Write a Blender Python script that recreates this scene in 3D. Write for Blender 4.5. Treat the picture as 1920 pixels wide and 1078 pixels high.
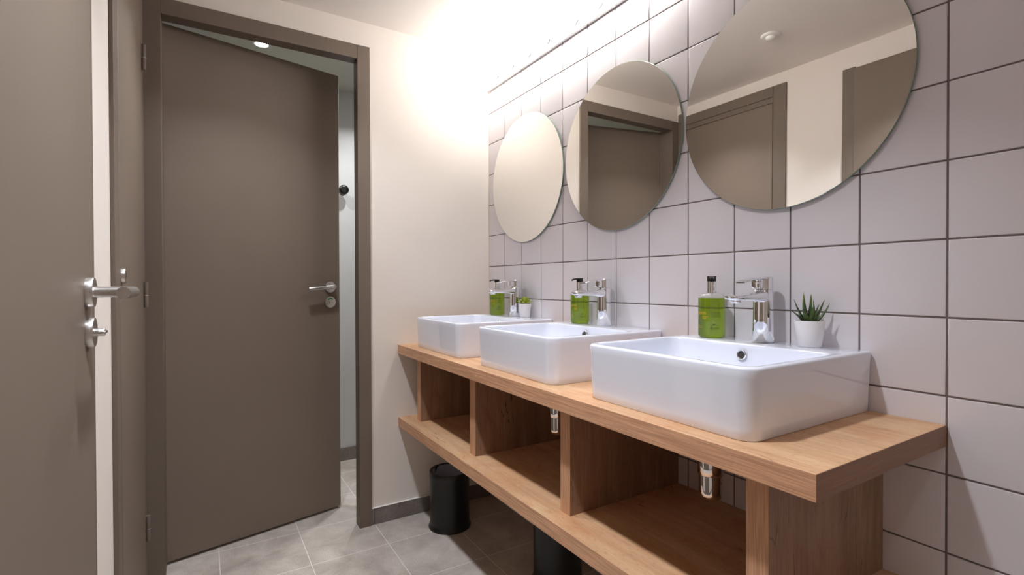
import bpy, bmesh, math, random
from mathutils import Vector, Matrix

random.seed(7)
S = bpy.context.scene
COL = S.collection
PI = math.pi
for o in list(bpy.data.objects):
    bpy.data.objects.remove(o, do_unlink=True)

# ------------------------------------------------------------------ camera
cam_d = bpy.data.cameras.new('camera')
cam = bpy.data.objects.new('camera', cam_d)
COL.objects.link(cam)
cam_d.sensor_fit = 'HORIZONTAL'
cam_d.sensor_width = 36.0
cam_d.lens = 941.27 / 1920 * 36.0
cam_d.clip_start = 0.02
CP = Vector((-1.23248, -2.22277, 1.07255))
r_ = Vector((0.8518865, -0.5237173, -0.0030839))
u_ = Vector((0.0073874, 0.0061282, 0.9999540))
f_ = Vector((0.5236743, 0.8518701, -0.0090894))
cam.matrix_world = Matrix(((r_.x, u_.x, -f_.x, CP.x), (r_.y, u_.y, -f_.y, CP.y), (r_.z, u_.z, -f_.z, CP.z), (0, 0, 0, 1)))
S.camera = cam

# ------------------------------------------------------------------ world, exposure
w = bpy.data.worlds.new('world')
S.world = w
w.use_nodes = True
w.node_tree.nodes['Background'].inputs[0].default_value = (0.02, 0.02, 0.02, 1)
w.node_tree.nodes['Background'].inputs[1].default_value = 1.0
S.view_settings.view_transform = 'Standard'
S.view_settings.look = 'None'
S.view_settings.exposure = 0.07
S.view_settings.gamma = 1.0
S.view_settings.use_curve_mapping = False
S.cycles.use_denoising = True
S.cycles.max_bounces = 14
S.cycles.diffuse_bounces = 8
S.cycles.glossy_bounces = 6
S.cycles.transmission_bounces = 12
S.cycles.sample_clamp_indirect = 6.0
S.cycles.caustics_refractive = True
S.cycles.caustics_reflective = False

BULB_STRENGTH = 26.5
ROOM_LED = 1.0
FRONT_LED = 9.8
FAR_LED = 5.0
NEXT_LED = 5.5
SPREAD = math.radians(106)


def lamp(name, loc, energy, color, size, spread=None):
    d = bpy.data.lights.new(name, 'AREA')
    d.shape = 'DISK'
    d.size = size
    d.energy = energy
    d.color = color
    if spread:
        d.spread = spread
    o = bpy.data.objects.new(name, d)
    o.location = loc
    COL.objects.link(o)
    return o


ZC = 2.216
L1 = (-0.985, -2.40)
L2 = (-0.985, -1.43)
L0 = (-0.985, -0.41)
L3 = (-0.985, 0.48)
L4 = (-0.415, 0.515)
lamp('downlight_lamp', (L1[0], L1[1], ZC - 0.012), ROOM_LED, (0.88, 0.92, 0.985), 0.085, SPREAD)
lamp('downlight_lamp', (L2[0], L2[1], ZC - 0.012), FRONT_LED, (0.88, 0.92, 0.985), 0.085, SPREAD)
lamp('downlight_lamp', (L0[0], L0[1], ZC - 0.012), FAR_LED, (0.88, 0.92, 0.985), 0.085, SPREAD)
lamp('downlight_lamp', (L3[0], L3[1], 2.23 - 0.012), NEXT_LED, (1.0, 1.0, 0.98), 0.06, math.radians(125))
lamp('downlight_lamp', (L4[0], L4[1], 2.23 - 0.012), NEXT_LED, (0.97, 0.985, 1.0), 0.06, math.radians(125))


# ------------------------------------------------------------------ materials
def lin(c):
    c = c / 255.0
    return c / 12.92 if c <= 0.04045 else ((c + 0.055) / 1.055) ** 2.4


def rgb(r, g, b):
    return (lin(r), lin(g), lin(b), 1.0)


def mat(name, color=(0.8, 0.8, 0.8, 1), rough=0.5, metal=0.0, **kw):
    m = bpy.data.materials.new(name)
    m.use_nodes = True
    b = m.node_tree.nodes['Principled BSDF']
    b.inputs['Base Color'].default_value = color
    b.inputs['Roughness'].default_value = rough
    b.inputs['Metallic'].default_value = metal
    for k, v in kw.items():
        b.inputs[k.replace('_', ' ')].default_value = v
    return m


def N(m, t, **kw):
    n = m.node_tree.nodes.new(t)
    for k, v in kw.items():
        setattr(n, k, v)
    return n


def LK(m, a, b):
    m.node_tree.links.new(a, b)


def noise_tint(m, c1, c2, scale, detail=4, bump=0.0, bscale=None, mapping=(1, 1, 1), rough=None):
    """base colour drifts between c1 and c2 with noise, optional bump"""
    b = m.node_tree.nodes['Principled BSDF']
    tc = N(m, 'ShaderNodeTexCoord')
    mp = N(m, 'ShaderNodeMapping')
    mp.inputs['Scale'].default_value = mapping
    LK(m, tc.outputs['Object'], mp.inputs[0])
    nz = N(m, 'ShaderNodeTexNoise')
    nz.inputs['Scale'].default_value = scale
    nz.inputs['Detail'].default_value = detail
    LK(m, mp.outputs[0], nz.inputs['Vector'])
    cr = N(m, 'ShaderNodeValToRGB')
    cr.color_ramp.elements[0].position = 0.3
    cr.color_ramp.elements[1].position = 0.7
    cr.color_ramp.elements[0].color = c1
    cr.color_ramp.elements[1].color = c2
    LK(m, nz.outputs['Fac'], cr.inputs[0])
    LK(m, cr.outputs[0], b.inputs['Base Color'])
    if rough:
        mr = N(m, 'ShaderNodeMapRange')
        mr.inputs['To Min'].default_value = rough[0]
        mr.inputs['To Max'].default_value = rough[1]
        LK(m, nz.outputs['Fac'], mr.inputs[0])
        LK(m, mr.outputs[0], b.inputs['Roughness'])
    if bump:
        n2 = N(m, 'ShaderNodeTexNoise')
        n2.inputs['Scale'].default_value = bscale or scale
        n2.inputs['Detail'].default_value = 6
        LK(m, mp.outputs[0], n2.inputs['Vector'])
        bp = N(m, 'ShaderNodeBump')
        bp.inputs['Strength'].default_value = bump
        bp.inputs['Distance'].default_value = 0.001
        LK(m, n2.outputs['Fac'], bp.inputs['Height'])
        LK(m, bp.outputs[0], b.inputs['Normal'])
    return m


M = {}
M['paint'] = noise_tint(mat('white_paint', rough=0.7), rgb(228, 220, 212), rgb(231, 223, 215), 3, bump=0.15, bscale=90)
M['ceiling'] = noise_tint(mat('ceiling_paint', rough=0.85), rgb(236, 230, 224), rgb(239, 233, 227), 3, bump=0.1, bscale=60)
M['next_paint'] = noise_tint(mat('neutral_paint', rough=0.75), rgb(196, 196, 196), rgb(200, 200, 200), 3)
M['brown'] = noise_tint(mat('brown_satin', rough=0.5), rgb(119, 106, 95), rgb(123, 110, 98), 2.2, detail=3, bump=0.12, bscale=160, rough=(0.48, 0.6))
M['frame_brown'] = noise_tint(mat('brown_frame', rough=0.45), rgb(112, 100, 90), rgb(116, 104, 93), 5, detail=3, bump=0.1, bscale=120, rough=(0.46, 0.58))
for k_ in ('brown', 'frame_brown'):
    M[k_].node_tree.nodes['Principled BSDF'].inputs['Specular IOR Level'].default_value = 0.22
M['gap'] = mat('dark_gap', rgb(40, 32, 24), 0.8)
M['tile'] = noise_tint(mat('white_tile', rough=0.3), rgb(223, 218, 222), rgb(226, 221, 225), 4, detail=2)
M['tile'].node_tree.nodes['Principled BSDF'].inputs['Roughness'].default_value = 0.32
M['grout'] = noise_tint(mat('grey_grout', rough=0.9), rgb(112, 100, 98), rgb(124, 112, 109), 60)
M['ceramic'] = mat('white_ceramic', rgb(231, 235, 247), 0.08, Coat_Weight=0.4, Coat_Roughness=0.03)
M['chrome'] = mat('chrome', (0.86, 0.86, 0.88, 1), 0.04, 1.0)
M['steel'] = noise_tint(mat('brushed_steel', rough=0.28, metal=1.0), (0.62, 0.6, 0.58, 1), (0.7, 0.68, 0.66, 1), 40, mapping=(1, 1, 8))
M['mirror'] = mat('mirror_silver', (0.93, 0.915, 0.885, 1), 0.0, 1.0)
M['mirror_edge'] = mat('green_glass_edge', rgb(120, 145, 132), 0.1, Specular_IOR_Level=0.9)
M['black_plastic'] = mat('black_plastic', rgb(18, 18, 18), 0.3)
M['black_metal'] = noise_tint(mat('black_enamel', rough=0.38), rgb(15, 16, 14), rgb(19, 19, 17), 10)
M['liner'] = mat('bin_liner', rgb(160, 172, 190), 0.15)
M['white_plastic'] = mat('white_plastic', rgb(235, 232, 228), 0.4)
M['pot'] = mat('white_pot', rgb(232, 229, 230), 0.45)
M['soil'] = noise_tint(mat('potting_soil', rough=0.95), rgb(45, 38, 30), rgb(75, 64, 50), 200, bump=0.6, bscale=300)
M['gold_ink'] = mat('gold_ink', rgb(205, 160, 50), 0.4)
M['dark_ink'] = mat('dark_ink', rgb(38, 58, 14), 0.5)
M['green_mark'] = mat('green_mark', rgb(30, 130, 70), 0.5)
M['hole'] = mat('overflow_dark', rgb(60, 56, 58), 0.5)

M['liquid'] = mat('green_liquid', (0.33, 0.52, 0.008, 1), 0.0, Transmission_Weight=0.9, IOR=1.36)
M['clear'] = mat('clear_plastic', (0.99, 0.99, 0.98, 1), 0.0, Transmission_Weight=1.0, IOR=1.46)


def emis(name, color, strength):
    m = mat(name, color, 0.3)
    b = m.node_tree.nodes['Principled BSDF']
    b.inputs['Emission Color'].default_value = color
    b.inputs['Emission Strength'].default_value = strength
    return m


M['bulb'] = emis('lit_opal_glass', (1.0, 0.985, 0.95, 1), BULB_STRENGTH)
M['led'] = emis('lit_led_lens', (0.95, 0.98, 1.0, 1), 25.0)


def wood(name, axis, c_dark, c_mid, c_light, streak=1.0, pores=1.0, cracks=1.0, cross=22):
    """oak laminate: grain runs along axis"""
    m = mat(name, rough=0.5)
    b = m.node_tree.nodes['Principled BSDF']
    tc = N(m, 'ShaderNodeTexCoord')

    def noise(s_long, s_cross, detail=3, dist=0.0, rough=0.5):
        mp = N(m, 'ShaderNodeMapping')
        sc = [s_cross] * 3
        sc[axis] = s_long
        mp.inputs['Scale'].default_value = sc
        LK(m, tc.outputs['Object'], mp.inputs[0])
        n = N(m, 'ShaderNodeTexNoise')
        n.inputs['Scale'].default_value = 1.0
        n.inputs['Detail'].default_value = detail
        n.inputs['Distortion'].default_value = dist
        n.inputs['Roughness'].default_value = rough
        LK(m, mp.outputs[0], n.inputs['Vector'])
        return n.outputs['Fac']

    def rng(x, a0, a1, b0, b1):
        r = N(m, 'ShaderNodeMapRange')
        for k, v in zip(('From Min', 'From Max', 'To Min', 'To Max'), (a0, a1, b0, b1)):
            r.inputs[k].default_value = v
        LK(m, x, r.inputs[0])
        return r.outputs[0]

    def mixc(fac, c1, c2):
        x = N(m, 'ShaderNodeMix', data_type='RGBA')
        LK(m, fac, x.inputs['Factor'])
        if isinstance(c1, tuple):
            x.inputs[6].default_value = c1
        else:
            LK(m, c1, x.inputs[6])
        x.inputs[7].default_value = c2
        return x.outputs[2]
    col = mixc(rng(noise(1.8, cross, 5, 0.7), 0.34, 0.66, 0, 1), c_mid, c_light)
    warm = tuple(list((c_mid[0] * 0.98, c_mid[1] * 0.82, c_mid[2] * 0.70)) + [1.0])
    col = mixc(rng(noise(4.5, 9, 5, 1.2, 0.6), 0.50, 0.70, 0, 0.75 * streak), col, warm)
    fine = noise(10, 460, 2)
    col = mixc(rng(fine, 0.40, 0.66, 0.34 * pores, 0.0), col, c_dark)
    mott = noise(70, 260, 2)
    col = mixc(rng(mott, 0.56, 0.72, 0.0, 0.28 * streak), col, c_dark)
    # sparse dark cracks along the grain
    ln = N(m, 'ShaderNodeMath', operation='SUBTRACT')
    LK(m, noise(1.1, 13, 3, 0.5), ln.inputs[0])
    ln.inputs[1].default_value = 0.5
    ab = N(m, 'ShaderNodeMath', operation='ABSOLUTE')
    LK(m, ln.outputs[0], ab.inputs[0])
    line = rng(ab.outputs[0], 0.0, 0.0045, 1.0, 0.0)
    where = rng(noise(5, 7, 2), 0.50, 0.58, 0.0, 0.8 * cracks)
    mu = N(m, 'ShaderNodeMath', operation='MULTIPLY')
    LK(m, line, mu.inputs[0])
    LK(m, where, mu.inputs[1])
    dk = (c_dark[0] * 0.45, c_dark[1] * 0.4, c_dark[2] * 0.35, 1.0)
    col = mixc(mu.outputs[0], col, dk)
    LK(m, col, b.inputs['Base Color'])
    bp = N(m, 'ShaderNodeBump')
    bp.inputs['Strength'].default_value = 0.15
    bp.inputs['Distance'].default_value = 0.0004
    LK(m, fine, bp.inputs['Height'])
    LK(m, bp.outputs[0], b.inputs['Normal'])
    return m


M['oak_top'] = wood('oak_along', 1, rgb(118, 78, 52), rgb(203, 158, 120), rgb(224, 186, 146), 1.0, 0.45, 0.9)
M['oak_edge'] = wood('oak_edge', 1, rgb(130, 84, 58), rgb(220, 168, 130), rgb(226, 178, 140), 0.2, 1.25, 0.0, 130)
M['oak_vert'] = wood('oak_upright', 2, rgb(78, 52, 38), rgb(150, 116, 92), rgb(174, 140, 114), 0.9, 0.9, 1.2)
M['oak_vedge'] = wood('oak_upright_edge', 2, rgb(130, 84, 58), rgb(214, 164, 126), rgb(220, 174, 136), 0.2, 1.25, 0.0, 130)


def stone(name, c1, c2, grout, jx, jy, pitch, joints=True):
    m = mat(name, rough=0.6)
    b = m.node_tree.nodes['Principled BSDF']
    tc = N(m, 'ShaderNodeTexCoord')
    nz = N(m, 'ShaderNodeTexNoise')
    nz.inputs['Scale'].default_value = 7
    nz.inputs['Detail'].default_value = 9
    nz.inputs['Roughness'].default_value = 0.65
    nz.inputs['Distortion'].default_value = 0.5
    LK(m, tc.outputs['Object'], nz.inputs['Vector'])
    cr = N(m, 'ShaderNodeValToRGB')
    cr.color_ramp.elements[0].position = 0.32
    cr.color_ramp.elements[1].position = 0.68
    cr.color_ramp.elements[0].color = c1
    cr.color_ramp.elements[1].color = c2
    LK(m, nz.outputs['Fac'], cr.inputs[0])
    out = cr.outputs[0]
    n2 = N(m, 'ShaderNodeTexNoise')
    n2.inputs['Scale'].default_value = 260
    n2.inputs['Detail'].default_value = 3
    LK(m, tc.outputs['Object'], n2.inputs['Vector'])
    h = n2.outputs['Fac']
    sp_ = N(m, 'ShaderNodeMix', data_type='RGBA', blend_type='MULTIPLY')
    rr_ = N(m, 'ShaderNodeMapRange')
    rr_.inputs['From Min'].default_value = 0.35
    rr_.inputs['From Max'].default_value = 0.6
    rr_.inputs['To Min'].default_value = 0.55
    rr_.inputs['To Max'].default_value = 0.0
    LK(m, h, rr_.inputs[0])
    LK(m, rr_.outputs[0], sp_.inputs['Factor'])
    LK(m, out, sp_.inputs[6])
    sp_.inputs[7].default_value = (0.62, 0.6, 0.58, 1)
    out = sp_.outputs[2]
    if joints:
        mp = N(m, 'ShaderNodeMapping')
        mp.inputs['Location'].default_value = (-jx, -jy, 0)
        LK(m, tc.outputs['Object'], mp.inputs[0])
        br = N(m, 'ShaderNodeTexBrick')
        br.offset = 0.0
        br.squash = 1.0
        br.inputs['Scale'].default_value = 1.0
        br.inputs['Brick Width'].default_value = pitch
        br.inputs['Row Height'].default_value = pitch
        br.inputs['Mortar Size'].default_value = 0.0016
        br.inputs['Mortar Smooth'].default_value = 0.2
        LK(m, mp.outputs[0], br.inputs['Vector'])
        mx = N(m, 'ShaderNodeMix', data_type='RGBA')
        LK(m, br.outputs['Fac'], mx.inputs['Factor'])
        LK(m, out, mx.inputs[6])
        mx.inputs[7].default_value = grout
        out = mx.outputs[2]
    LK(m, out, b.inputs['Base Color'])
    bp = N(m, 'ShaderNodeBump')
    bp.inputs['Strength'].default_value = 0.3
    bp.inputs['Distance'].default_value = 0.0008
    LK(m, h, bp.inputs['Height'])
    LK(m, bp.outputs[0], b.inputs['Normal'])
    return m


M['floor'] = stone('stone_tile_floor', rgb(168, 158, 149), rgb(206, 198, 190), rgb(222, 216, 211), -0.5900, -0.2010, 0.2985)
M['skirting'] = stone('stone_skirting', rgb(112, 104, 98), rgb(140, 131, 125), rgb(190, 184, 178), 0, 0, 0.3, joints=False)


# ------------------------------------------------------------------ mesh helpers (world coordinates)
def obj(name, bm, m, parent=None, smooth=40, loc=None):
    """link bm as one mesh object; vertices are given in world coordinates"""
    if parent is not None:
        org = Vector(parent['_o'])
    else:
        org = Vector(loc) if loc else Vector((0, 0, 0))
    bmesh.ops.translate(bm, verts=bm.verts, vec=-org)
    bmesh.ops.recalc_face_normals(bm, faces=bm.faces)
    ang = math.radians(smooth)
    for f in bm.faces:
        f.smooth = smooth > 0
    for e in bm.edges:
        if len(e.link_faces) == 2:
            e.smooth = e.calc_face_angle(0) < ang
    me = bpy.data.meshes.new(name)
    bm.to_mesh(me)
    bm.free()
    for mm in (m if isinstance(m, (list, tuple)) else [m]):
        me.materials.append(mm)
    o = bpy.data.objects.new(name, me)
    COL.objects.link(o)
    o['_o'] = tuple(org)
    if parent is not None:
        o.parent = parent
    else:
        o.location = org
    return o


def tag(o, label, cat, group=None, kind=None):
    o['label'] = label
    o['category'] = cat
    if group:
        o['group'] = group
    if kind:
        o['kind'] = kind
    return o


def thing(name, loc, label, cat, group=None, kind=None):
    o = bpy.data.objects.new(name, None)
    o.empty_display_size = 0.05
    COL.objects.link(o)
    o.location = loc
    o['_o'] = tuple(loc)
    return tag(o, label, cat, group, kind)


def B():
    return bmesh.new()


def box(bm, x0, x1, y0, y1, z0, z1, bev=0.0, seg=1, mi=0):
    vs = [bm.verts.new((x, y, z)) for x in (x0, x1) for y in (y0, y1) for z in (z0, z1)]
    fs = [(0, 1, 3, 2), (4, 6, 7, 5), (0, 4, 5, 1), (2, 3, 7, 6), (0, 2, 6, 4), (1, 5, 7, 3)]
    faces = [bm.faces.new([vs[i] for i in f]) for f in fs]
    for f in faces:
        f.material_index = mi
    if bev > 0:
        es = list({e for f in faces for e in f.edges})
        bmesh.ops.bevel(bm, geom=es, offset=bev, segments=seg, profile=0.5, affect='EDGES')
    return bm


def obox(bm, o, ux, uy, x0, x1, y0, y1, z0, z1, bev=0.0):
    """box in a rotated frame: o origin (x, y), ux and uy unit vectors"""
    b2 = bmesh.new()
    box(b2, x0, x1, y0, y1, z0, z1, bev)
    vm = {}
    for v in b2.verts:
        p = Vector((o[0] + ux[0] * v.co.x + uy[0] * v.co.y, o[1] + ux[1] * v.co.x + uy[1] * v.co.y, v.co.z))
        vm[v] = bm.verts.new(p)
    for f in b2.faces:
        bm.faces.new([vm[v] for v in f.verts])
    b2.free()
    return bm


def loft(bm, rings, cap0=True, cap1=True, mi=0):
    """rings: lists of equally many points"""
    vr = [[bm.verts.new(p) for p in r] for r in rings]
    n = len(vr[0])
    for a, b in zip(vr, vr[1:]):
        for i in range(n):
            f = bm.faces.new((a[i], a[(i + 1) % n], b[(i + 1) % n], b[i]))
            f.material_index = mi
    if cap0:
        bm.faces.new(vr[0][::-1]).material_index = mi
    if cap1:
        bm.faces.new(vr[-1]).material_index = mi
    return bm


def lathe(bm, c, prof, n=40, axis='z', cap0=True, cap1=True, mi=0):
    """prof: (radius, height) pairs along the axis from c"""
    rings = []
    for r, h in prof:
        ring = []
        for i in range(n):
            a = 2 * PI * i / n
            p, q = r * math.cos(a), r * math.sin(a)
            if axis == 'z':
                ring.append((c[0] + p, c[1] + q, c[2] + h))
            elif axis == 'x':
                ring.append((c[0] + h, c[1] + p, c[2] + q))
            elif axis == 'y':
                ring.append((c[0] + q, c[1] + h, c[2] + p))
            else:
                d = Vector(axis).normalized()
                s = d.cross(Vector((0, 0, 1)))
                s = s.normalized() if s.length > 0.01 else Vector((1, 0, 0))
                t = s.cross(d)
                v = Vector(c) + d * h + s * p + t * q
                ring.append(tuple(v))
        rings.append(ring)
    return loft(bm, rings, cap0, cap1, mi)


def tube(bm, pts, r, n=20, cap=True):
    pts = [Vector(p) for p in pts]
    rad = r if isinstance(r, (list, tuple)) else [r] * len(pts)
    rings = []
    ref = None
    for i, p in enumerate(pts):
        a = (pts[i] - pts[i - 1]).normalized() if i else None
        b = (pts[i + 1] - pts[i]).normalized() if i < len(pts) - 1 else None
        d = (a + b).normalized() if a and b else (a or b)
        if ref is None:
            ref = Vector((0, 0, 1)) if abs(d.z) < 0.9 else Vector((1, 0, 0))
        s = d.cross(ref).normalized()
        t = s.cross(d)
        rings.append([tuple(p + s * rad[i] * math.cos(2 * PI * k / n) + t * rad[i] * math.sin(2 * PI * k / n)) for k in range(n)])
    return loft(bm, rings, cap, cap)


def rrect(cx, cy, hx, hy, r, z, k=8):
    """rounded rectangle ring; r may be a 4-tuple for the corners ++ -+ -- +-"""
    rr = r if isinstance(r, (tuple, list)) else (r,) * 4
    pts = []
    for q, (sx, sy) in enumerate(((1, 1), (-1, 1), (-1, -1), (1, -1))):
        R = max(rr[q], 0.0005)
        for i in range(k + 1):
            a = PI / 2 * q + PI / 2 * i / k
            pts.append((cx + sx * (hx - R) + R * math.cos(a), cy + sy * (hy - R) + R * math.sin(a), z))
    return pts


def copy_tree(o, parent=None):
    c = o.copy()
    COL.objects.link(c)
    if parent is not None:
        c.parent = parent
        c.matrix_parent_inverse = o.matrix_parent_inverse.copy()
    for ch in list(o.children):
        copy_tree(ch, c)
    return c


def struct(name, bm, m, label, cat, smooth=40):
    return tag(obj(name, bm, m, None, smooth), label, cat, kind='structure')


# ------------------------------------------------------------------ room shell
XL = -1.419          # left wall
YB = -3.25           # wall behind the camera
b = B(); box(b, XL - 0.1, 0.12, YB - 0.1, 0.0, -0.1, 0.0)
struct('floor', b, M['floor'], 'grey stone tile floor of the washroom', 'floor', 0)
b = B(); box(b, -2.2, 0.5, 0.0, 0.96, -0.1, 0.0)
struct('floor_next_room', b, M['floor'], 'grey stone tile floor seen through the open door', 'floor', 0)
b = B(); box(b, XL - 0.1, 0.12, YB - 0.1, 0.03, ZC, ZC + 0.1)
struct('ceiling', b, M['ceiling'], 'white painted ceiling of the washroom', 'ceiling', 0)
b = B(); box(b, -2.2, 0.5, 0.03, 0.96, 2.23, 2.33)
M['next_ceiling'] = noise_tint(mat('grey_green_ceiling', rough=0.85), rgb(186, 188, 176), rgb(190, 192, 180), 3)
struct('ceiling_next_room', b, M['next_ceiling'], 'white ceiling beyond the open door', 'ceiling', 0)
b = B()
box(b, -0.607, 0.0, 0.0, 0.06, 0, ZC)
box(b, XL, -0.607, 0.0, 0.06, 2.10, ZC)
struct('wall_far', b, M['paint'], 'smooth cream wall beside and above the open door', 'wall', 0)
b = B(); box(b, XL - 0.08, XL, YB, 0.0, 0, ZC)
struct('wall_left', b, M['paint'], 'cream wall holding the two closed doors', 'wall', 0)
b = B(); box(b, XL, 0.0, YB - 0.08, YB, 0, ZC)
struct('wall_back', b, M['paint'], 'cream wall behind the camera', 'wall', 0)
b = B()
box(b, -2.2, 0.5, 0.899, 0.96, 0, 2.23)
box(b, -2.26, -2.2, 0.06, 0.96, 0, 2.23)
box(b, 0.5, 0.56, 0.06, 0.96, 0, 2.23)
box(b, -2.2, XL, 0.0, 0.06, 0, 2.23)
box(b, 0.0, 0.5, 0.0, 0.06, 0, 2.23)
struct('wall_next_room', b, M['next_paint'], 'pale wall of the room behind the open door', 'wall', 0)

# tiled wall: grout bed and individually raised tiles in one mesh
b = B()
P = 0.153
Y0 = 0.00145
Z0 = 1.1552
J = 0.0019
T = 0.0016
box(b, 0.0, 0.1, YB, 0.0, 0, ZC, mi=1)
rt = random.Random(3)
for c in range(-1, 22):
    ya, yb_ = Y0 - (c + 1) * P + J, Y0 - c * P - J
    yb_ = min(yb_, -0.0015)
    ya = max(ya, YB + 0.001)
    if yb_ - ya < 0.01:
        continue
    for k in range(-8, 8):
        za, zb_ = Z0 + k * P + J, Z0 + (k + 1) * P - J
        za = max(za, 0.001)
        zb_ = min(zb_, ZC - 0.001)
        if zb_ - za < 0.01:
            continue
        d = [rt.uniform(-0.00012, 0.00012) for _ in range(4)]
        pr = [(0.0, 0.0002), (0.0, -T * 0.55), (0.0006, -T * 0.9), (0.0022, -T)]
        rings = []
        for ins, dx in pr:
            q = [(ya + ins, za + ins), (yb_ - ins, za + ins), (yb_ - ins, zb_ - ins), (ya + ins, zb_ - ins)]
            rings.append([(dx + (d[i] if dx <= -T else 0), q[i][0], q[i][1]) for i in range(4)])
        loft(b, rings, cap0=False, mi=0)
struct('wall_right', b, [M['tile'], M['grout']], 'wall of square white tiles with grey grout', 'tiled wall', 60)

# skirting
b = B()
box(b, -0.6028, -0.5925, -0.009, 0.0, 0, 0.072, 0.0012)
box(b, -0.5912, -0.293, -0.009, 0.0, 0, 0.072, 0.0012)
box(b, -0.2917, 0.0, -0.009, 0.0, 0, 0.072, 0.0012)
o = struct('baseboard_far', b, M['skirting'], 'dark grey stone skirting below the cream far wall', 'skirting', 0)
b = B()
box(b, XL, XL + 0.009, -0.985, -0.72, 0, 0.072, 0.0015)
box(b, XL, XL + 0.009, YB, -1.98, 0, 0.072, 0.0015)
struct('baseboard_left', b, M['skirting'], 'grey stone skirting on the left wall', 'skirting', 0)
b = B(); box(b, -1.3, 0.5, 0.89, 0.899, 0, 0.08, 0.0015)
struct('baseboard_next_room', b, M['skirting'], 'grey stone skirting in the room beyond the door', 'skirting', 0)
b = B(); box(b, -0.603, -0.0, -0.0105, 0.0, 0.072, 0.0745, 0.0008)
struct('trim_1', b, M['white_plastic'], 'thin white bead of sealant on top of the skirting', 'trim', 0)

# ------------------------------------------------------------------ far door (open away from the camera)
YF = -0.012
d1 = thing('door_1', (-1.0, 0.0, 0.0), 'open brown flush door in the far wall, standing ajar', 'door', kind='structure')
b = B()
box(b, -0.657, -0.6033, YF, 0.05, 0, 2.108, 0.001)
fr = obj('door_frame', b, M['frame_brown'], d1)
b = B(); box(b, -1.4188, -1.3575, YF, 0.05, 0, 2.108, 0.001)
box(b, -1.4188, -1.3578, 0.0495, 0.0850, 0, 2.108)
obj('door_frame', b, M['frame_brown'], d1)
b = B(); box(b, -1.3571, -0.6575, YF + 0.0005, 0.05, 2.048, 2.108, 0.001)
obj('frame_header', b, M['frame_brown'], d1)
A = Vector((-1.3585, 0.0855)); Bv = Vector((-0.6795, 0.2466))
ux = (Bv - A).normalized(); uy = Vector((-ux.y, ux.x))
LW = (Bv - A).length
b = B(); obox(b, A, ux, uy, 0.0, LW, 0.0, 0.04, 0.012, 2.0575, 0.0012)
leaf = obj('door_leaf', b, M['brown'], d1)


def P3(s, t, z):
    """point on the far leaf: s along it, t out towards the camera"""
    q = A + ux * s - uy * t
    return (q.x, q.y, z)


nd = (-uy.x, -uy.y, 0)
b = B()
s0 = 0.649
lathe(b, P3(s0, 0, 1.056), [(0.0262, 0), (0.0262, 0.007), (0.0255, 0.0085), (0.0, 0.0085)][:3], 36, nd)
h = obj('lever_handle', b, M['steel'], d1)
b = B()
s1_ = s0 + 0.009
tube(b, [P3(s0 + 0.004, 0.008, 1.057), P3(s1_, 0.028, 1.057), P3(s1_ - 0.0015, 0.036, 1.057), P3(s1_ - 0.006, 0.042, 1.0565), P3(s1_ - 0.014, 0.0445, 1.056), P3(s1_ - 0.128, 0.0445, 1.0485)], 0.0095, 20)
obj('lever', b, M['steel'], h)
b = B()
lathe(b, P3(s0, 0, 0.985), [(0.0262, 0), (0.0262, 0.007), (0.0255, 0.0085)], 36, nd)
h = obj('privacy_lock', b, M['steel'], d1)
b = B()
lathe(b, P3(s0, 0.0085, 0.985), [(0.007, 0), (0.007, 0.006), (0.0065, 0.0065)], 20, nd)
obox(b, Vector(P3(s0, 0.0, 0)[:2]), ux, -uy, -0.010, 0.010, 0.012, 0.018, 0.983, 0.987, 0.001)
obj('thumb_turn', b, M['steel'], h)
b = B()
ring = []
for i in range(13):
    a = math.radians(50 + 80 * i / 12)
    ring.append((0.020 * math.cos(a), 0.020 * math.sin(a)))
inn = [(x * 0.72, y * 0.72) for x, y in ring[::-1]]
pts = ring + inn
f0 = [b.verts.new(P3(s0 + x, 0.0087, 0.985 + y)) for x, y in pts]
f1 = [b.verts.new(P3(s0 + x, 0.0092, 0.985 + y)) for x, y in pts]
for i in range(12):
    j = len(pts) - 1 - i
    b.faces.new((f1[i], f1[i + 1], f1[j - 1], f1[j]))
for i in range(len(pts)):
    k = (i + 1) % len(pts)
    b.faces.new((f0[i], f0[k], f1[k], f1[i]))
o = obj('occupancy_indicator', b, M['green_mark'], h, 0)
o['label'] = 'green vacancy mark'

# ------------------------------------------------------------------ closet door, left wall near the corner
XB = -1.4095
d2 = thing('door_2', (XL, -0.36, 0.0), 'narrow closed brown closet door beside the corner, hinges showing', 'door', kind='structure')
b = B(); box(b, XL, XB, -0.715, -0.645, 0, 2.153, 0.001); obj('door_frame', b, M['frame_brown'], d2)
b = B(); box(b, XL, XB, -0.068, -0.0125, 0, 2.095, 0.001); obj('door_frame', b, M['frame_brown'], d2)
b = B(); box(b, XL, XB, -0.6445, -0.0125, 2.097, 2.153, 0.001); obj('frame_header', b, M['frame_brown'], d2)
b = B(); box(b, XL, XB - 0.001, -0.6445, -0.0685, 2.065, 2.0945, 0.0008); obj('frame_stop', b, M['frame_brown'], d2)
b = B(); box(b, XL, XB - 0.006, -0.6445, -0.0685, 0.0, 2.0965); obj('frame_gap', b, M['gap'], d2)
b = B(); box(b, XL + 0.0035, XB + 0.0005, -0.6425, -0.0745, 0.012, 2.0615, 0.001); obj('door_leaf', b, M['brown'], d2)
b = B()
lathe(b, (XB, -0.619, 1.094), [(0.0195, 0.0), (0.0195, 0.0085), (0.0187, 0.0095)], 36, 'x')
lk = obj('lock_rosette', b, M['steel'], d2)
b = B(); box(b, XB + 0.0095, XB + 0.0098, -0.6205, -0.6175, 1.088, 1.100); obj('keyway', b, M['gap'], lk)
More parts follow.
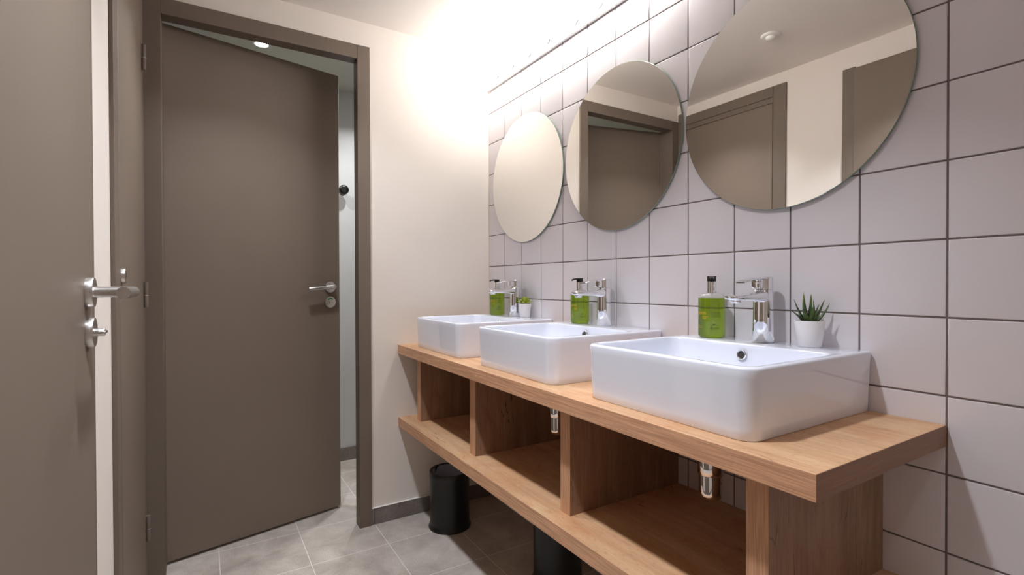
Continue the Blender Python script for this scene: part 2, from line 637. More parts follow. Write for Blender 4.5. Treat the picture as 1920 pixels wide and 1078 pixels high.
for zc in (1.857, 1.035, 0.222):
    b = B()
    lathe(b, (XB + 0.007, -0.0715, zc - 0.044), [(0.0068, 0), (0.0072, 0.0015), (0.0072, 0.041), (0.0068, 0.0425)], 20)
    lathe(b, (XB + 0.007, -0.0715, zc - 0.001), [(0.0068, 0), (0.0072, 0.0015), (0.0072, 0.043), (0.0068, 0.0445)], 20)
    box(b, XB - 0.003, XB + 0.0015, -0.098, -0.0745, zc - 0.001, zc + 0.0435)
    box(b, XB - 0.003, XB + 0.0015, -0.0685, -0.052, zc - 0.044, zc - 0.002)
    hg = obj('hinge', b, M['frame_brown'], d2)
    b = B(); lathe(b, (XB + 0.007, -0.0715, zc - 0.0025), [(0.0078, 0), (0.0082, 0.0008), (0.0078, 0.0016)], 20)
    obj('washer', b, M['steel'], hg)

# ------------------------------------------------------------------ near door, left wall
d3 = thing('door_3', (XL, -1.5, 0.0), 'large closed brown door at the left edge with steel lever', 'door', kind='structure')
b = B(); box(b, XL, XB, -1.045, -0.990, 0, 2.112, 0.001); obj('door_frame', b, M['frame_brown'], d3)
b = B(); box(b, XL, XB, -1.97, -1.915, 0, 2.112, 0.001); obj('door_frame', b, M['frame_brown'], d3)
b = B(); box(b, XL, XB, -1.9145, -1.0455, 2.055, 2.105, 0.001); obj('frame_header', b, M['frame_brown'], d3)
XA = -1.4045
b = B(); box(b, XL, XA, -1.918, -1.042, 0.012, 2.1, 0.0015); obj('door_leaf', b, M['brown'], d3)
ZH, YH = 1.0585, -1.098
b = B(); lathe(b, (XA, YH, ZH), [(0.0262, 0), (0.0262, 0.0095), (0.0252, 0.011)], 40, 'x')
h = obj('lever_handle', b, M['steel'], d3)
b = B()
e = [(XA + 0.0105, YH, ZH), (XA + 0.052, YH, ZH), (XA + 0.0605, YH - 0.003, ZH), (XA + 0.0655, YH - 0.0095, ZH), (XA + 0.0665, YH - 0.018, ZH), (XA + 0.0635, YH - 0.122, ZH)]
tube(b, e, 0.0095, 24)
obj('lever', b, M['steel'], h)
b = B(); lathe(b, (XA, YH + 0.004, 0.9885), [(0.0262, 0), (0.0262, 0.009), (0.0252, 0.0105)], 40, 'x')
h = obj('privacy_lock', b, M['steel'], d3)
b = B()
lathe(b, (XA + 0.010, YH + 0.004, 0.9885), [(0.0068, 0), (0.0068, 0.013), (0.0062, 0.014)], 24, 'x')
box(b, XA + 0.016, XA + 0.026, YH - 0.010, YH + 0.018, 0.986, 0.991, 0.001)
obj('thumb_turn', b, M['steel'], h)

# ------------------------------------------------------------------ vanity unit
ZT = 0.7929
WX = -0.4784
YE = -1.8354
vn = thing('vanity_unit', (-0.24, -0.92, 0.42), 'long light oak vanity with open compartments on the tiled wall', 'vanity')
b = B(); box(b, WX + 0.0008, -0.0026, YE + 0.0008, -0.0006, ZT - 0.0405, ZT, 0.0006)
wt = obj('worktop', b, M['oak_top'], vn)
b = B(); box(b, WX, WX + 0.0009, YE, -0.0006, ZT - 0.0405, ZT - 0.0002)
obj('front_edging', b, M['oak_edge'], wt)
b = B(); box(b, WX + 0.0009, -0.0026, YE, YE + 0.0009, ZT - 0.0405, ZT - 0.0002)
M['oak_end'] = wood('oak_end', 0, rgb(88, 58, 42), rgb(146, 106, 80), rgb(160, 120, 92), 0.5, 0.9, 0.0)
obj('end_edging', b, M['oak_end'], wt)
ZS = 0.4615
b = B(); box(b, WX + 0.0008, -0.0026, YE + 0.0008, -0.0006, ZS - 0.0405, ZS, 0.0006)
sh = obj('lower_shelf', b, M['oak_top'], vn)
b = B(); box(b, WX, WX + 0.0009, YE, -0.0006, ZS - 0.0405, ZS - 0.0002)
obj('front_edging', b, M['oak_edge'], sh)
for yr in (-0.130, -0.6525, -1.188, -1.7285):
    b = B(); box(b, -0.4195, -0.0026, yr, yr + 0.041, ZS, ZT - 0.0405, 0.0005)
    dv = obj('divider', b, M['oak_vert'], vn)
    b = B(); box(b, -0.4204, -0.4195, yr, yr + 0.041, ZS + 0.0002, ZT - 0.0407)
    obj('front_edging', b, M['oak_vedge'], dv)

# ------------------------------------------------------------------ basins with faucets
YC = (-1.487, -0.907, -0.327)
LBL = ('nearest', 'middle', 'farthest')
BH = 0.1314
ZR = ZT + BH


def basin(yc):
    t = thing('basin', (-0.22, yc, ZT), '', 'basin', 'white basins on the oak worktop')
    cx, hx, hy = -0.220, 0.2165, 0.2225
    b = B()
    R = (0.012, 0.036, 0.036, 0.012)

    def ro(dx, dr=0.0, z=0.0):
        rr = tuple(max(q + dr, 0.002) for q in R)
        return rrect(cx, yc, hx + dx, hy + dx, rr, z, 8)
    rings = [ro(-0.012, -0.008, ZT + 0.0006), ro(-0.0065, -0.004, ZT + 0.0006), ro(-0.0052, -0.004, ZT + 0.003),
             ro(-0.0045, -0.003, ZT + 0.02), ro(-0.001, 0, ZR - 0.02), ro(0, 0, ZR - 0.006), ro(-0.0008, 0, ZR - 0.003),
             ro(-0.0028, 0, ZR - 0.0008), ro(-0.0055, 0, ZR)]
    # bowl: deck at the back
    bx0, bx1 = -0.4235, -0.122
    bc, bhx, bhy = (bx0 + bx1) / 2, (bx1 - bx0) / 2, 0.2085
    for dx, r, z in ((0.0, 0.030, ZR), (-0.0025, 0.030, ZR - 0.0008), (-0.0045, 0.030, ZR - 0.0035), (-0.006, 0.032, ZR - 0.012),
                     (-0.016, 0.04, ZR - 0.06), (-0.026, 0.05, ZR - 0.085), (-0.045, 0.06, ZR - 0.098), (-0.09, 0.05, ZR - 0.103)):
        rings.append(rrect(bc, yc, bhx + dx, bhy + dx, r, z, 8))
    loft(b, rings)
    obj('bowl', b, M['ceramic'], t, 50)
    # overflow ring on the back slope of the bowl
    oc = (-0.1335, yc, ZR - 0.0255)
    dirn = (-1, 0, 0.2)
    b = B()
    lathe(b, oc, [(0.0125, 0.0), (0.0125, 0.003), (0.011, 0.0045), (0.0085, 0.004), (0.0078, 0.001)], 32, dirn, True, True)
    orr = obj('overflow_ring', b, M['chrome'], t, 50)
    b = B()
    lathe(b, oc, [(0.0078, 0.001), (0.0077, 0.0014)], 24, dirn)
    obj('overflow_hole', b, M['hole'], orr)
    b = B()
    lathe(b, (bc, yc, ZR - 0.103), [(0.032, 0.0), (0.032, 0.002), (0.029, 0.004), (0.01, 0.006), (0.002, 0.0065)], 32)
    obj('drain', b, M['chrome'], t)
    return t


def sup(cx, cy, z, hx, hy, p=2.6, n=36):
    out = []
    for i in range(n):
        a = 2 * PI * i / n
        ca, sa = math.cos(a), math.sin(a)
        out.append((cx + hx * math.copysign(abs(ca) ** (2 / p), ca), cy + hy * math.copysign(abs(sa) ** (2 / p), sa), z))
    return out


def secx(x, cy, zc, hy, hz, p=3.0, n=28, tilt=0.0):
    out = []
    for i in range(n):
        a = 2 * PI * i / n
        ca, sa = math.cos(a), math.sin(a)
        yy = hy * math.copysign(abs(ca) ** (2 / p), ca)
        zz = hz * math.copysign(abs(sa) ** (2 / p), sa)
        out.append((x + tilt * zz, cy + yy, zc + zz))
    return out


FX = -0.053


def faucet(yc):
    z = ZR
    t = thing('faucet', (FX, yc, z), '', 'faucet', 'chrome mixer taps on the basins')
    b = B()
    loft(b, [sup(FX, yc, z, 0.0235, 0.0235, 2.3), sup(FX, yc, z + 0.001, 0.0245, 0.0245, 2.3), sup(FX, yc, z + 0.06, 0.0232, 0.0232, 2.3), sup(FX, yc, z + 0.10, 0.0225, 0.0225, 2.3),
             sup(FX, yc, z + 0.1285, 0.0222, 0.0222, 2.3), sup(FX, yc, z + 0.1295, 0.0212, 0.0212, 2.3)])
    body = obj('body', b, M['chrome'], t, 50)
    b = B()
    loft(b, [secx(FX - 0.002, yc, z + 0.111, 0.0205, 0.017), secx(FX - 0.02, yc, z + 0.1135, 0.0205, 0.0145), secx(FX - 0.045, yc, z + 0.1125, 0.0195, 0.011),
             secx(FX - 0.075, yc, z + 0.1115, 0.0185, 0.0085), secx(FX - 0.105, yc, z + 0.1112, 0.018, 0.007), secx(FX - 0.124, yc, z + 0.1115, 0.0175, 0.006),
             secx(FX - 0.131, yc, z + 0.1125, 0.0165, 0.0045), secx(FX - 0.133, yc, z + 0.113, 0.014, 0.003)])
    sp = obj('spout', b, M['chrome'], t, 50)
    b = B()
    lathe(b, (FX - 0.113, yc, z + 0.1075), [(0.0125, 0), (0.0125, -0.007), (0.0115, -0.0085), (0.009, -0.0085), (0.0085, -0.006)], 28)
    obj('aerator', b, M['chrome'], sp)
    b = B()
    loft(b, [sup(FX, yc, z + 0.1297, 0.0205, 0.0205, 2.3), sup(FX, yc, z + 0.1305, 0.0218, 0.0218, 2.3), sup(FX, yc, z + 0.158, 0.0215, 0.0215, 2.3),
             sup(FX, yc, z + 0.1605, 0.0205, 0.0205, 2.3), sup(FX, yc, z + 0.1615, 0.018, 0.018, 2.3)])
    hd = obj('handle', b, M['chrome'], t, 50)
    b = B()
    loft(b, [secx(FX - 0.008, yc, z + 0.1575, 0.0185, 0.0035, 3, 24), secx(FX - 0.03, yc, z + 0.1580, 0.0185, 0.0032, 3, 24), secx(FX - 0.055, yc, z + 0.156, 0.0175, 0.0027, 3, 24),
             secx(FX - 0.078, yc, z + 0.152, 0.016, 0.0024, 3, 24), secx(FX - 0.088, yc, z + 0.1488, 0.0145, 0.0022, 3, 24), secx(FX - 0.092, yc, z + 0.1475, 0.012, 0.0016, 3, 24)])
    box(b, FX - 0.034, FX - 0.015, yc - 0.0125, yc + 0.0125, z + 0.131, z + 0.157, 0.004, 2)
    obj('lever', b, M['chrome'], hd, 50)
    return t


def copies(maker, dy_list, labels):
    out = [maker]
    for dy, lb in zip(dy_list, labels[1:]):
        c = copy_tree(maker)
        c.location = maker.location + Vector((0, dy, 0))
        out.append(c)
    for o, lb in zip(out, labels):
        o['label'] = lb
    return out


DY = (YC[1] - YC[0], YC[2] - YC[0])
copies(basin(YC[0]), DY, ['white rectangular ceramic basin nearest the camera, at the open end of the worktop',
                          'white rectangular ceramic basin in the middle of the three',
                          'white rectangular ceramic basin farthest away, next to the cream wall'])
copies(faucet(YC[0] - 0.004), DY, ['chrome mixer tap on the nearest basin, beside the spiky plant',
                                   'chrome mixer tap on the middle basin',
                                   'chrome mixer tap on the farthest basin, beside the pale green plant'])


def trap(yc):
    cx = -0.25
    t = thing('bottle_trap', (cx, yc, 0.577), '', 'drain trap', 'chrome traps under the basins')
    b = B()
    z = 0.577
    lathe(b, (cx, yc, z), [(0.006, 0.0), (0.016, 0.002), (0.022, 0.006), (0.0248, 0.013), (0.0252, 0.02), (0.0252, 0.058), (0.0248, 0.0595)], 36)
    cup = obj('cup', b, M['chrome'], t, 50)
    b = B()
    lathe(b, (cx, yc, z + 0.0595), [(0.0275, 0.0), (0.0282, 0.001), (0.0282, 0.040), (0.025, 0.045), (0.017, 0.047), (0.017, 0.0505)], 36)
    lathe(b, (cx, yc, z + 0.1105), [(0.016, 0.0), (0.016, 0.064)], 28)
    obj('inlet_pipe', b, M['chrome'], t, 50)
    b = B()
    tube(b, [(cx + 0.02, yc, z + 0.082), (cx + 0.1, yc, z + 0.082), (-0.006, yc, z + 0.082)], 0.014, 20)
    obj('outlet_pipe', b, M['chrome'], t, 50)
    b = B()
    lathe(b, (-0.0035, yc, z + 0.082), [(0.03, 0.0), (0.028, -0.006), (0.016, -0.009)], 32, 'x')
    obj('wall_flange', b, M['chrome'], t, 50)
    return t


copies(trap(YC[0]), DY, ['chrome drain trap hanging under the nearest basin, in the widest compartment',
                         'chrome drain trap under the middle basin, partly behind the front panel edge',
                         'chrome drain trap under the farthest basin, behind the oak divider'])


# ------------------------------------------------------------------ soap bottles
def soap(x, yc):
    z = ZR + 0.0003
    t = thing('soap_bottle', (x, yc, z), '', 'soap bottle', 'green soap pump bottles')
    R = 0.034
    b = B()
    out = [(0.010, 0.0), (0.026, 0.0), (0.0305, 0.0012), (0.033, 0.004), (R, 0.009), (R, 0.106), (0.0332, 0.110), (0.030, 0.1145), (0.0245, 0.1182), (0.018, 0.1205), (0.0125, 0.1215), (0.0115, 0.125)]
    inn = [(0.0105, 0.125), (0.0105, 0.1205), (0.017, 0.1193), (0.0238, 0.117), (0.029, 0.1135), (0.032, 0.1094), (R - 0.0012, 0.1055), (R - 0.0012, 0.010), (0.030, 0.004), (0.024, 0.0022), (0.010, 0.002)]
    lathe(b, (x, yc, z), out + inn, 56)
    bt = obj('bottle', b, M['clear'], t, 60)
    b = B()
    R2 = R - 0.0009
    lathe(b, (x, yc, z), [(0.008, 0.0016), (0.0245, 0.0018), (0.0304, 0.0037), (R2, 0.0098), (R2, 0.1065), (0.01, 0.1065)], 56)
    obj('liquid', b, M['liquid'], bt, 60)
    b = B()
    lathe(b, (x, yc, z), [(0.0118, 0.1212), (0.0128, 0.1218), (0.0128, 0.148), (0.0122, 0.1502)], 36)
    pm = obj('collar', b, M['chrome'], t, 50)
    b = B()
    lathe(b, (x, yc, z), [(0.0016, 0.012), (0.0016, 0.12)], 12)
    obj('dip_tube', b, M['clear'], bt)
    b = B()
    lathe(b, (x, yc, z), [(0.0105, 0.1502), (0.0118, 0.151), (0.0118, 0.1635), (0.0112, 0.1645)], 30)
    loft(b, [[(x + px, yc + py, z + pz) for px, py, pz in r] for r in
             [[(-0.006, w_, h_) for w_, h_ in ((-0.0075, 0.1585), (0.0075, 0.1585), (0.0068, 0.1648), (-0.0068, 0.1648))],
              [(-0.022, w_, h_) for w_, h_ in ((-0.006, 0.1592), (0.006, 0.1592), (0.0052, 0.1642), (-0.0052, 0.1642))],
              [(-0.034, w_, h_) for w_, h_ in ((-0.0045, 0.1575), (0.0045, 0.1575), (0.004, 0.1620), (-0.004, 0.1620))],
              [(-0.038, w_, h_) for w_, h_ in ((-0.003, 0.1545), (0.003, 0.1545), (0.003, 0.1590), (-0.003, 0.1590))]]])
    o = obj('pump_head', b, M['black_plastic'], t, 35)
    # printed lettering wrapped round the bottle
    cu = bpy.data.curves.new('t', 'FONT')
    cu.body = 'HERBS'
    cu.size = 0.0105
    cu.resolution_u = 3
    to = bpy.data.objects.new('t', cu)
    COL.objects.link(to)
    bpy.context.view_layer.update()
    me = bpy.data.meshes.new_from_object(to.evaluated_get(bpy.context.evaluated_depsgraph_get()))
    bpy.data.objects.remove(to)
    RR = R + 0.0002
    b = B()
    tb = bmesh.new()
    tb.from_mesh(me)

    def wrap(u, v):
        # u along the girth (m), 0 = facing -x; v height
        a = PI + u / RR
        return (x + RR * math.cos(a), yc + RR * math.sin(a), z + v)
    vm = {v: b.verts.new(wrap(v.co.x - 0.024, v.co.y + 0.0625)) for v in tb.verts}
    for f in tb.faces:
        b.faces.new([vm[v] for v in f.verts])
    tb.free()

    def bar(u0, u1, v0, v1):
        n = 4
        lo = [b.verts.new(wrap(u0 + (u1 - u0) * i / n, v0)) for i in range(n + 1)]
        hi = [b.verts.new(wrap(u0 + (u1 - u0) * i / n, v1)) for i in range(n + 1)]
        for i in range(n):
            b.faces.new((lo[i], lo[i + 1], hi[i + 1], hi[i]))
    rl = random.Random(5)

    def fine(u0, u1, v, hgt):
        u = u0
        while u < u1:
            l = rl.uniform(0.0012, 0.0035)
            bar(u, min(u + l, u1), v, v + hgt)
            u += l + 0.0006
    fine(-0.005, 0.0105, 0.0565, 0.0014)
    fine(-0.005, 0.0075, 0.0535, 0.0014)
    fine(-0.005, 0.006, 0.0505, 0.0014)
    fine(-0.025, -0.010, 0.032, 0.0010)
    fine(-0.025, -0.006, 0.0275, 0.0010)
    obj('front_lettering', b, M['gold_ink'], bt, 0)
    b = B()
    for v in (0.0685, 0.0660, 0.0635, 0.0610, 0.0585, 0.0560):
        fine(0.019, 0.044, v, 0.0007)
    for v in (0.0335, 0.0275, 0.0255, 0.0235):
        fine(0.016, 0.040, v, 0.0008)
    fine(0.022, 0.03, 0.0355, 0.0022)
    obj('back_lettering', b, M['dark_ink'], bt, 0)
    return t


s3 = soap(-0.062, -1.349)
s2 = copy_tree(s3); s2.location.y = -0.789; s2.location.x = -0.06
s1 = copy_tree(s3); s1.location.y = -0.188; s1.location.x = -0.064
# turn the whole bottles: the nozzles face slightly different ways
for o, a, h_ in ((s3, 4, 38), (s2, 22, 4), (s1, 32, 0)):
    o.rotation_euler = (0, 0, math.radians(a))
    for ch in o.children:
        if ch.name.startswith('pump_head'):
            ch.rotation_euler = (0, 0, math.radians(h_ - a))
s3['label'] = 'green soap pump bottle on the nearest basin, nozzle turned towards the camera'
s2['label'] = 'green soap pump bottle behind the spout of the middle tap'
s1['label'] = 'green soap pump bottle in the far corner behind the last tap'


# ------------------------------------------------------------------ potted plants
def pot(bm, c, rb, rt_, h):
    lathe(bm, c, [(rb * 0.6, 0), (rb - 0.0015, 0), (rb, 0.0015), (rt_, h - 0.001), (rt_ - 0.0006, h), (rt_ - 0.0022, h), (rt_ - 0.003, h - 0.002), (rt_ - 0.0055, h - 0.009), (rt_ - 0.0055, h - 0.012)], 44)


def leaf_mesh(bm, base, az, tilt0, tilt1, L, wid, thick, curl=0.0, mi=0, tipw=0.05, prof=None):
    """fleshy leaf: bends from tilt0 to tilt1 (angles above horizontal)"""
    n = 9
    d = Vector((math.cos(az), math.sin(az), 0))
    s = Vector((-math.sin(az), math.cos(az), 0))
    p = Vector(base)
    rings = []
    for i in range(n + 1):
        t = i / n
        a = tilt0 + (tilt1 - tilt0) * t
        dr = d * math.cos(a) + Vector((0, 0, 1)) * math.sin(a)
        nr = s.cross(dr).normalized()
        if i:
            p = p + dr * (L / n)
        wv = wid * (prof(t) if prof else (1 - t) ** 0.75 * (0.8 + 0.2 * math.sin(PI * min(1, t * 2))))
        wv = max(wv, wid * tipw * (1 if i < n else 0.3))
        th = max(thick * (1 - t) ** 0.6, thick * 0.12)
        cup = wv * 0.28
        ring = [p - s * wv + nr * -cup, p - s * wv * 0.5 - nr * (-th * 0.0 + cup * -0.3 + 0) + nr * 0, p + nr * 0,
                p + s * wv * 0.5, p + s * wv + nr * -cup, p + s * wv * 0.55 + nr * (th * 0.8), p + nr * th, p - s * wv * 0.55 + nr * (th * 0.8)]
        rings.append([tuple(q) for q in ring])
    loft(bm, rings, mi=mi)


def plant_mat(name, c_mid, c_edge, c_tip, zs):
    m = mat(name, c_mid, 0.42, Subsurface_Weight=0.08)
    b = m.node_tree.nodes['Principled BSDF']
    b.inputs['Subsurface Radius'].default_value = (0.003, 0.004, 0.001)
    tc = N(m, 'ShaderNodeTexCoord')
    nz = N(m, 'ShaderNodeTexNoise')
    nz.inputs['Scale'].default_value = 90
    LK(m, tc.outputs['Object'], nz.inputs['Vector'])
    cr = N(m, 'ShaderNodeValToRGB')
    cr.color_ramp.elements[0].color = c_mid
    cr.color_ramp.elements[0].position = 0.35
    cr.color_ramp.elements[1].color = c_edge
    cr.color_ramp.elements[1].position = 0.7
    LK(m, nz.outputs['Fac'], cr.inputs[0])
    sp = N(m, 'ShaderNodeSeparateXYZ')
    LK(m, tc.outputs['Object'], sp.inputs[0])
    mr = N(m, 'ShaderNodeMapRange')
    mr.inputs['From Min'].default_value = zs[0]
    mr.inputs['From Max'].default_value = zs[1]
    LK(m, sp.outputs['Z'], mr.inputs[0])
    mx = N(m, 'ShaderNodeMix', data_type='RGBA')
    LK(m, mr.outputs[0], mx.inputs['Factor'])
    LK(m, cr.outputs[0], mx.inputs[6])
    mx.inputs[7].default_value = c_tip
    LK(m, mx.outputs[2], b.inputs['Base Color'])
    return m


PM3 = plant_mat('aloe_leaf', rgb(36, 62, 38), rgb(92, 116, 58), rgb(150, 156, 84), (0.092, 0.135))
PM1 = plant_mat('echeveria_leaf', rgb(150, 168, 44), rgb(172, 186, 66), rgb(186, 196, 86), (0.07, 0.1))
p3 = (-0.049, -1.6, ZR + 0.0003)
t3 = thing('potted_succulent', p3, 'dark green spiky succulent in a white pot on the nearest basin', 'plant')
b = B(); pot(b, p3, 0.0243, 0.0320, 0.060); obj('pot', b, M['pot'], t3, 50)
b = B(); lathe(b, (p3[0], p3[1], p3[2] + 0.050), [(0.0268, 0), (0.0268, 0.002), (0.014, 0.004), (0.004, 0.0045)], 32); obj('soil', b, M['soil'], t3)
b = B()
rv = Vector((0.852, -0.524, 0))
bk = Vector((0.524, 0.852, 0))


def azim(lr, fb):
    v = rv * lr + bk * fb
    return math.atan2(v.y, v.x)


spikes = [  # (left-right, front-back), start tilt, end tilt, length, width
    ((-1, -0.25), 46, 30, 0.056, 0.0078), ((1, -0.1), 36, 66, 0.062, 0.0078), ((-0.8, -0.5), 57, 74, 0.058, 0.0088), ((-0.6, 0.7), 58, 70, 0.064, 0.0072),
    ((0.55, -0.8), 62, 70, 0.064, 0.0092), ((0.5, 0.7), 60, 78, 0.074, 0.0075), ((0.05, -1), 70, 86, 0.046, 0.0125), ((-0.4, 0.2), 76, 94, 0.076, 0.0080),
    ((0.1, 0.1), 84, 82, 0.070, 0.0085), ((0.35, -0.3), 80, 96, 0.058, 0.0100), ((-0.15, 0.9), 72, 88, 0.070, 0.0070), ((0.85, 0.5), 50, 58, 0.058, 0.0070)]
for (lr, fb), a0, a1, L_, w_ in spikes:
    az = azim(lr, fb)
    base = (p3[0] + 0.006 * math.cos(az), p3[1] + 0.006 * math.sin(az), p3[2] + 0.050)
    leaf_mesh(b, base, az, math.radians(a0), math.radians(a1), L_, w_, 0.0042, tipw=0.05)
obj('foliage', b, PM3, t3, 50)

p1 = (-0.046, -0.398, ZR + 0.0003)
t1 = thing('potted_succulent', p1, 'pale green rosette succulent in a small white pot on the farthest basin', 'plant')
b = B(); pot(b, p1, 0.0212, 0.0288, 0.059); obj('pot', b, M['pot'], t1, 50)
b = B(); lathe(b, (p1[0], p1[1], p1[2] + 0.050), [(0.0238, 0), (0.0238, 0.002), (0.012, 0.005), (0.004, 0.0055)], 32); obj('soil', b, M['soil'], t1)
b = B()
fat = lambda t: (0.45 + 1.1 * t) * (1 - t ** 3) ** 0.8 if t < 0.98 else 0.02
k = 0
for lev, (cnt, a0, a1, L_, w_, zz) in enumerate(((8, 16, 38, 0.037, 0.0080, 0.058), (7, 32, 50, 0.034, 0.0078, 0.062), (6, 48, 64, 0.031, 0.0070, 0.066), (5, 62, 76, 0.027, 0.0062, 0.069), (3, 76, 86, 0.023, 0.005, 0.071))):
    for i in range(cnt):
        az = 2 * PI * i / cnt + lev * 0.5
        leaf_mesh(b, (p1[0] + 0.002 * math.cos(az), p1[1] + 0.002 * math.sin(az), p1[2] + zz - 0.006), az, math.radians(a0), math.radians(a1), L_, w_, 0.003, tipw=0.04, prof=fat)
obj('foliage', b, PM1, t1, 50)

# ------------------------------------------------------------------ mirrors
MR = 0.284


def mirror(yc, label, tilt=0.0):
    t = thing('round_mirror', (-0.0105, yc, 1.5385), label, 'mirror', 'round mirrors above the basins')
    b = B()
    c = (-0.0055, yc, 1.5385)
    lathe(b, c, [(MR, 0.0), (MR, -0.0030), (MR - 0.0012, -0.004)], 128, 'x', cap0=True, cap1=False, mi=1)
    r = [(c[0] - 0.004, c[1] + (MR - 0.0012) * math.cos(2 * PI * i / 128), c[2] + (MR - 0.0012) * math.sin(2 * PI * i / 128)) for i in range(128)]
    b.faces.new([b.verts.new(p) for p in r])
    bmesh.ops.remove_doubles(b, verts=b.verts, dist=0.00001)
    o = obj('mirror_glass', b, [M['mirror'], M['mirror_edge']], t, 10)
    for sy in (-0.12, 0.12):
        b = B(); box(b, -0.0054, -0.0016, yc + sy - 0.02, yc + sy + 0.02, 1.50, 1.58)
        obj('backing_pad', b, M['black_plastic'], t, 0)
    t.rotation_euler = (0, math.radians(tilt), 0)
    return t


mirror(-1.504, 'large round frameless mirror above the nearest basin', 0.43)
mirror(-0.925, 'round frameless mirror in the middle, reflecting the open door')
mirror(-0.341, 'round frameless mirror nearest the cream wall corner')


# ------------------------------------------------------------------ vanity bulb strips
def strip(y0, label):
    zc, hh = 2.0785, 0.0485
    L_ = 0.600
    D = 0.018
    t = thing('bulb_strip_light', (-0.004, y0 - L_ / 2, zc), label, 'vanity light', 'chrome bulb strips above the mirrors')
    b = B()
    box(b, -D, -0.0018, y0 - L_ + 0.004, y0 - 0.004, zc - hh, zc + hh, 0.001)
    obj('housing', b, M['chrome'], t, 30)
    for yy in (y0 - 0.004, y0 - L_):
        b = B(); box(b, -D - 0.0015, -0.0018, yy, yy + 0.004, zc - hh - 0.001, zc + hh + 0.001, 0.001)
        obj('end_cap', b, M['chrome'], t, 30)
    for i in range(4):
        yy = y0 - 0.09 - 0.14 * i
        b = B()
        lathe(b, (-D, yy, zc), [(0.0235, 0), (0.0235, -0.004), (0.019, -0.0055)], 32, 'x')
        sk = obj('lamp_holder', b, M['steel'], t, 40)
        b = B()
        R = 0.046
        prof = []
        for j in range(26):
            a = 0.5 + (PI - 0.5 - 0.03) * j / 25
            prof.append((R * math.sin(a), -(0.0055 + R * math.cos(0.5) - R * math.cos(a))))
        lathe(b, (-D, yy, zc), prof, 32, 'x')
        obj('bulb', b, M['bulb'], sk, 60)
    return t


strip(-0.018, 'lit chrome strip of globe bulbs starting at the far wall corner')
strip(-0.619, 'lit chrome strip of globe bulbs cut by the upper picture edge')


# ------------------------------------------------------------------ waste bins
def bin_(x, y, label):
    t = thing('waste_bin', (x, y, 0), label, 'waste bin', 'black waste bins under the vanity')
    R = 0.0865
    H = 0.245
    b = B()
    lathe(b, (x, y, 0.0005), [(0.06, 0), (R + 0.006, 0), (R + 0.007, 0.003), (R + 0.006, 0.008), (R + 0.002, 0.014), (R, 0.022), (R, H - 0.03), (R - 0.002, H - 0.03), (R - 0.002, 0.004), (0.02, 0.003)], 56)
    obj('body', b, M['black_metal'], t, 50)
    b = B()
    lathe(b, (x, y, H - 0.032), [(R + 0.0012, 0), (R + 0.002, 0.0015), (R + 0.002, 0.032), (R + 0.001, 0.034), (R - 0.006, 0.034), (R - 0.0075, 0.032), (R - 0.0075, 0.004), (R - 0.003, 0.0), (R + 0.0012, 0)], 56, cap0=False, cap1=False)
    bmesh.ops.remove_doubles(b, verts=b.verts, dist=0.00001)
    obj('rim', b, M['black_metal'], t, 50)
    b = B()
    n = 72
    rings = []
    rg = random.Random(2)
    ph = [rg.uniform(0, 6.28) for _ in range(6)]
    for r, z in ((R - 0.0082, H - 0.002), (R - 0.010, H - 0.03), (R - 0.018, H - 0.07), (R - 0.022, H - 0.12), (R - 0.03, 0.05), (R - 0.05, 0.03)):
        ring = []
        for i in range(n):
            a = 2 * PI * i / n
            wv = sum(math.sin(a * (5 + 3 * k) + ph[k] + z * 20) for k in range(6)) * 0.0006
            ring.append((x + (r + wv * (1 if z < H - 0.005 else 0.2)) * math.cos(a), y + (r + wv) * math.sin(a), z))
        rings.append(ring)
    loft(b, rings, cap0=False)
    obj('liner', b, M['liner'], t, 60)
    return t


bin_(-0.308, -0.186, 'black round waste bin with liner, by the cream far wall')
bin_(-0.150, -0.770, 'black round waste bin half hidden under the lower shelf')

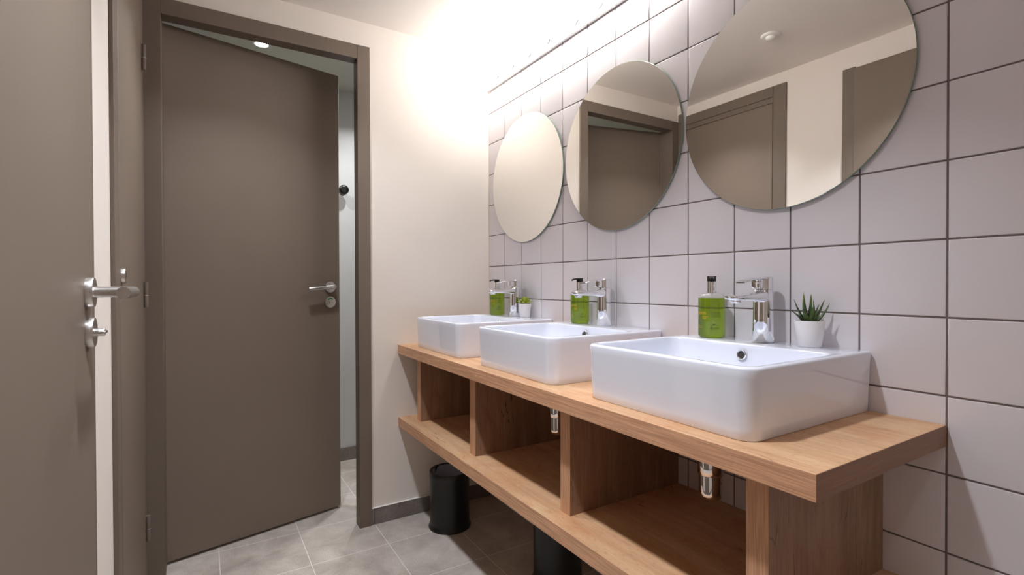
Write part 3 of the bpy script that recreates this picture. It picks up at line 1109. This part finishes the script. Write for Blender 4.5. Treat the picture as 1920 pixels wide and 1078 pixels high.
# ------------------------------------------------------------------ small fittings
ps = (-0.996, -0.880, ZC)
t = thing('motion_sensor', ps, 'round white motion sensor on the ceiling, seen in the large mirror', 'sensor')
b = B(); lathe(b, ps, [(0.042, -0.0003), (0.042, -0.003), (0.038, -0.007), (0.024, -0.008)], 40); obj('trim_ring', b, M['white_plastic'], t, 50)
b = B(); lathe(b, ps, [(0.023, -0.0078), (0.023, -0.011), (0.019, -0.017), (0.011, -0.021), (0.003, -0.0225)], 32); obj('lens', b, M['white_plastic'], t, 50)


def downlight(x, y, z, label):
    t = thing('downlight', (x, y, z), label, 'downlight', 'round recessed ceiling lights')
    b = B()
    lathe(b, (x, y, z), [(0.040, -0.0003), (0.040, -0.002), (0.037, -0.004), (0.030, -0.004), (0.029, -0.002), (0.029, -0.0003)], 40, cap0=True, cap1=True)
    obj('trim_ring', b, M['white_plastic'], t, 50)
    b = B(); lathe(b, (x, y, z), [(0.0285, -0.0022), (0.0285, -0.0034), (0.02, -0.005)], 32)
    obj('lens', b, M['led'], t, 50)


downlight(L3[0], L3[1], 2.23, 'lit round downlight seen over the top of the open door')
downlight(L4[0], L4[1], 2.23, 'lit round downlight beyond the open door, hidden behind the door frame')
downlight(L1[0], L1[1], ZC, 'lit round downlight on the washroom ceiling behind the camera')
downlight(L2[0], L2[1], ZC, 'lit round downlight on the washroom ceiling in front of the nearest basin')
downlight(L0[0], L0[1], ZC, 'lit round downlight on the washroom ceiling nearest the open door')

hx_ = (-0.515, 0.899, 1.631)
t = thing('coat_hook', hx_, 'black rounded coat hook on the pale wall beyond the door', 'coat hook')
b = B(); lathe(b, hx_, [(0.022, -0.0005), (0.022, -0.006), (0.012, -0.009)], 28, 'y'); obj('base', b, M['black_plastic'], t, 50)
b = B(); lathe(b, hx_, [(0.010, -0.009), (0.010, -0.03), (0.024, -0.034), (0.029, -0.040), (0.029, -0.048), (0.024, -0.054), (0.012, -0.056)], 28, 'y'); obj('knob', b, M['black_plastic'], t, 50)

for o in bpy.data.objects:
    if '_o' in o:
        del o['_o']
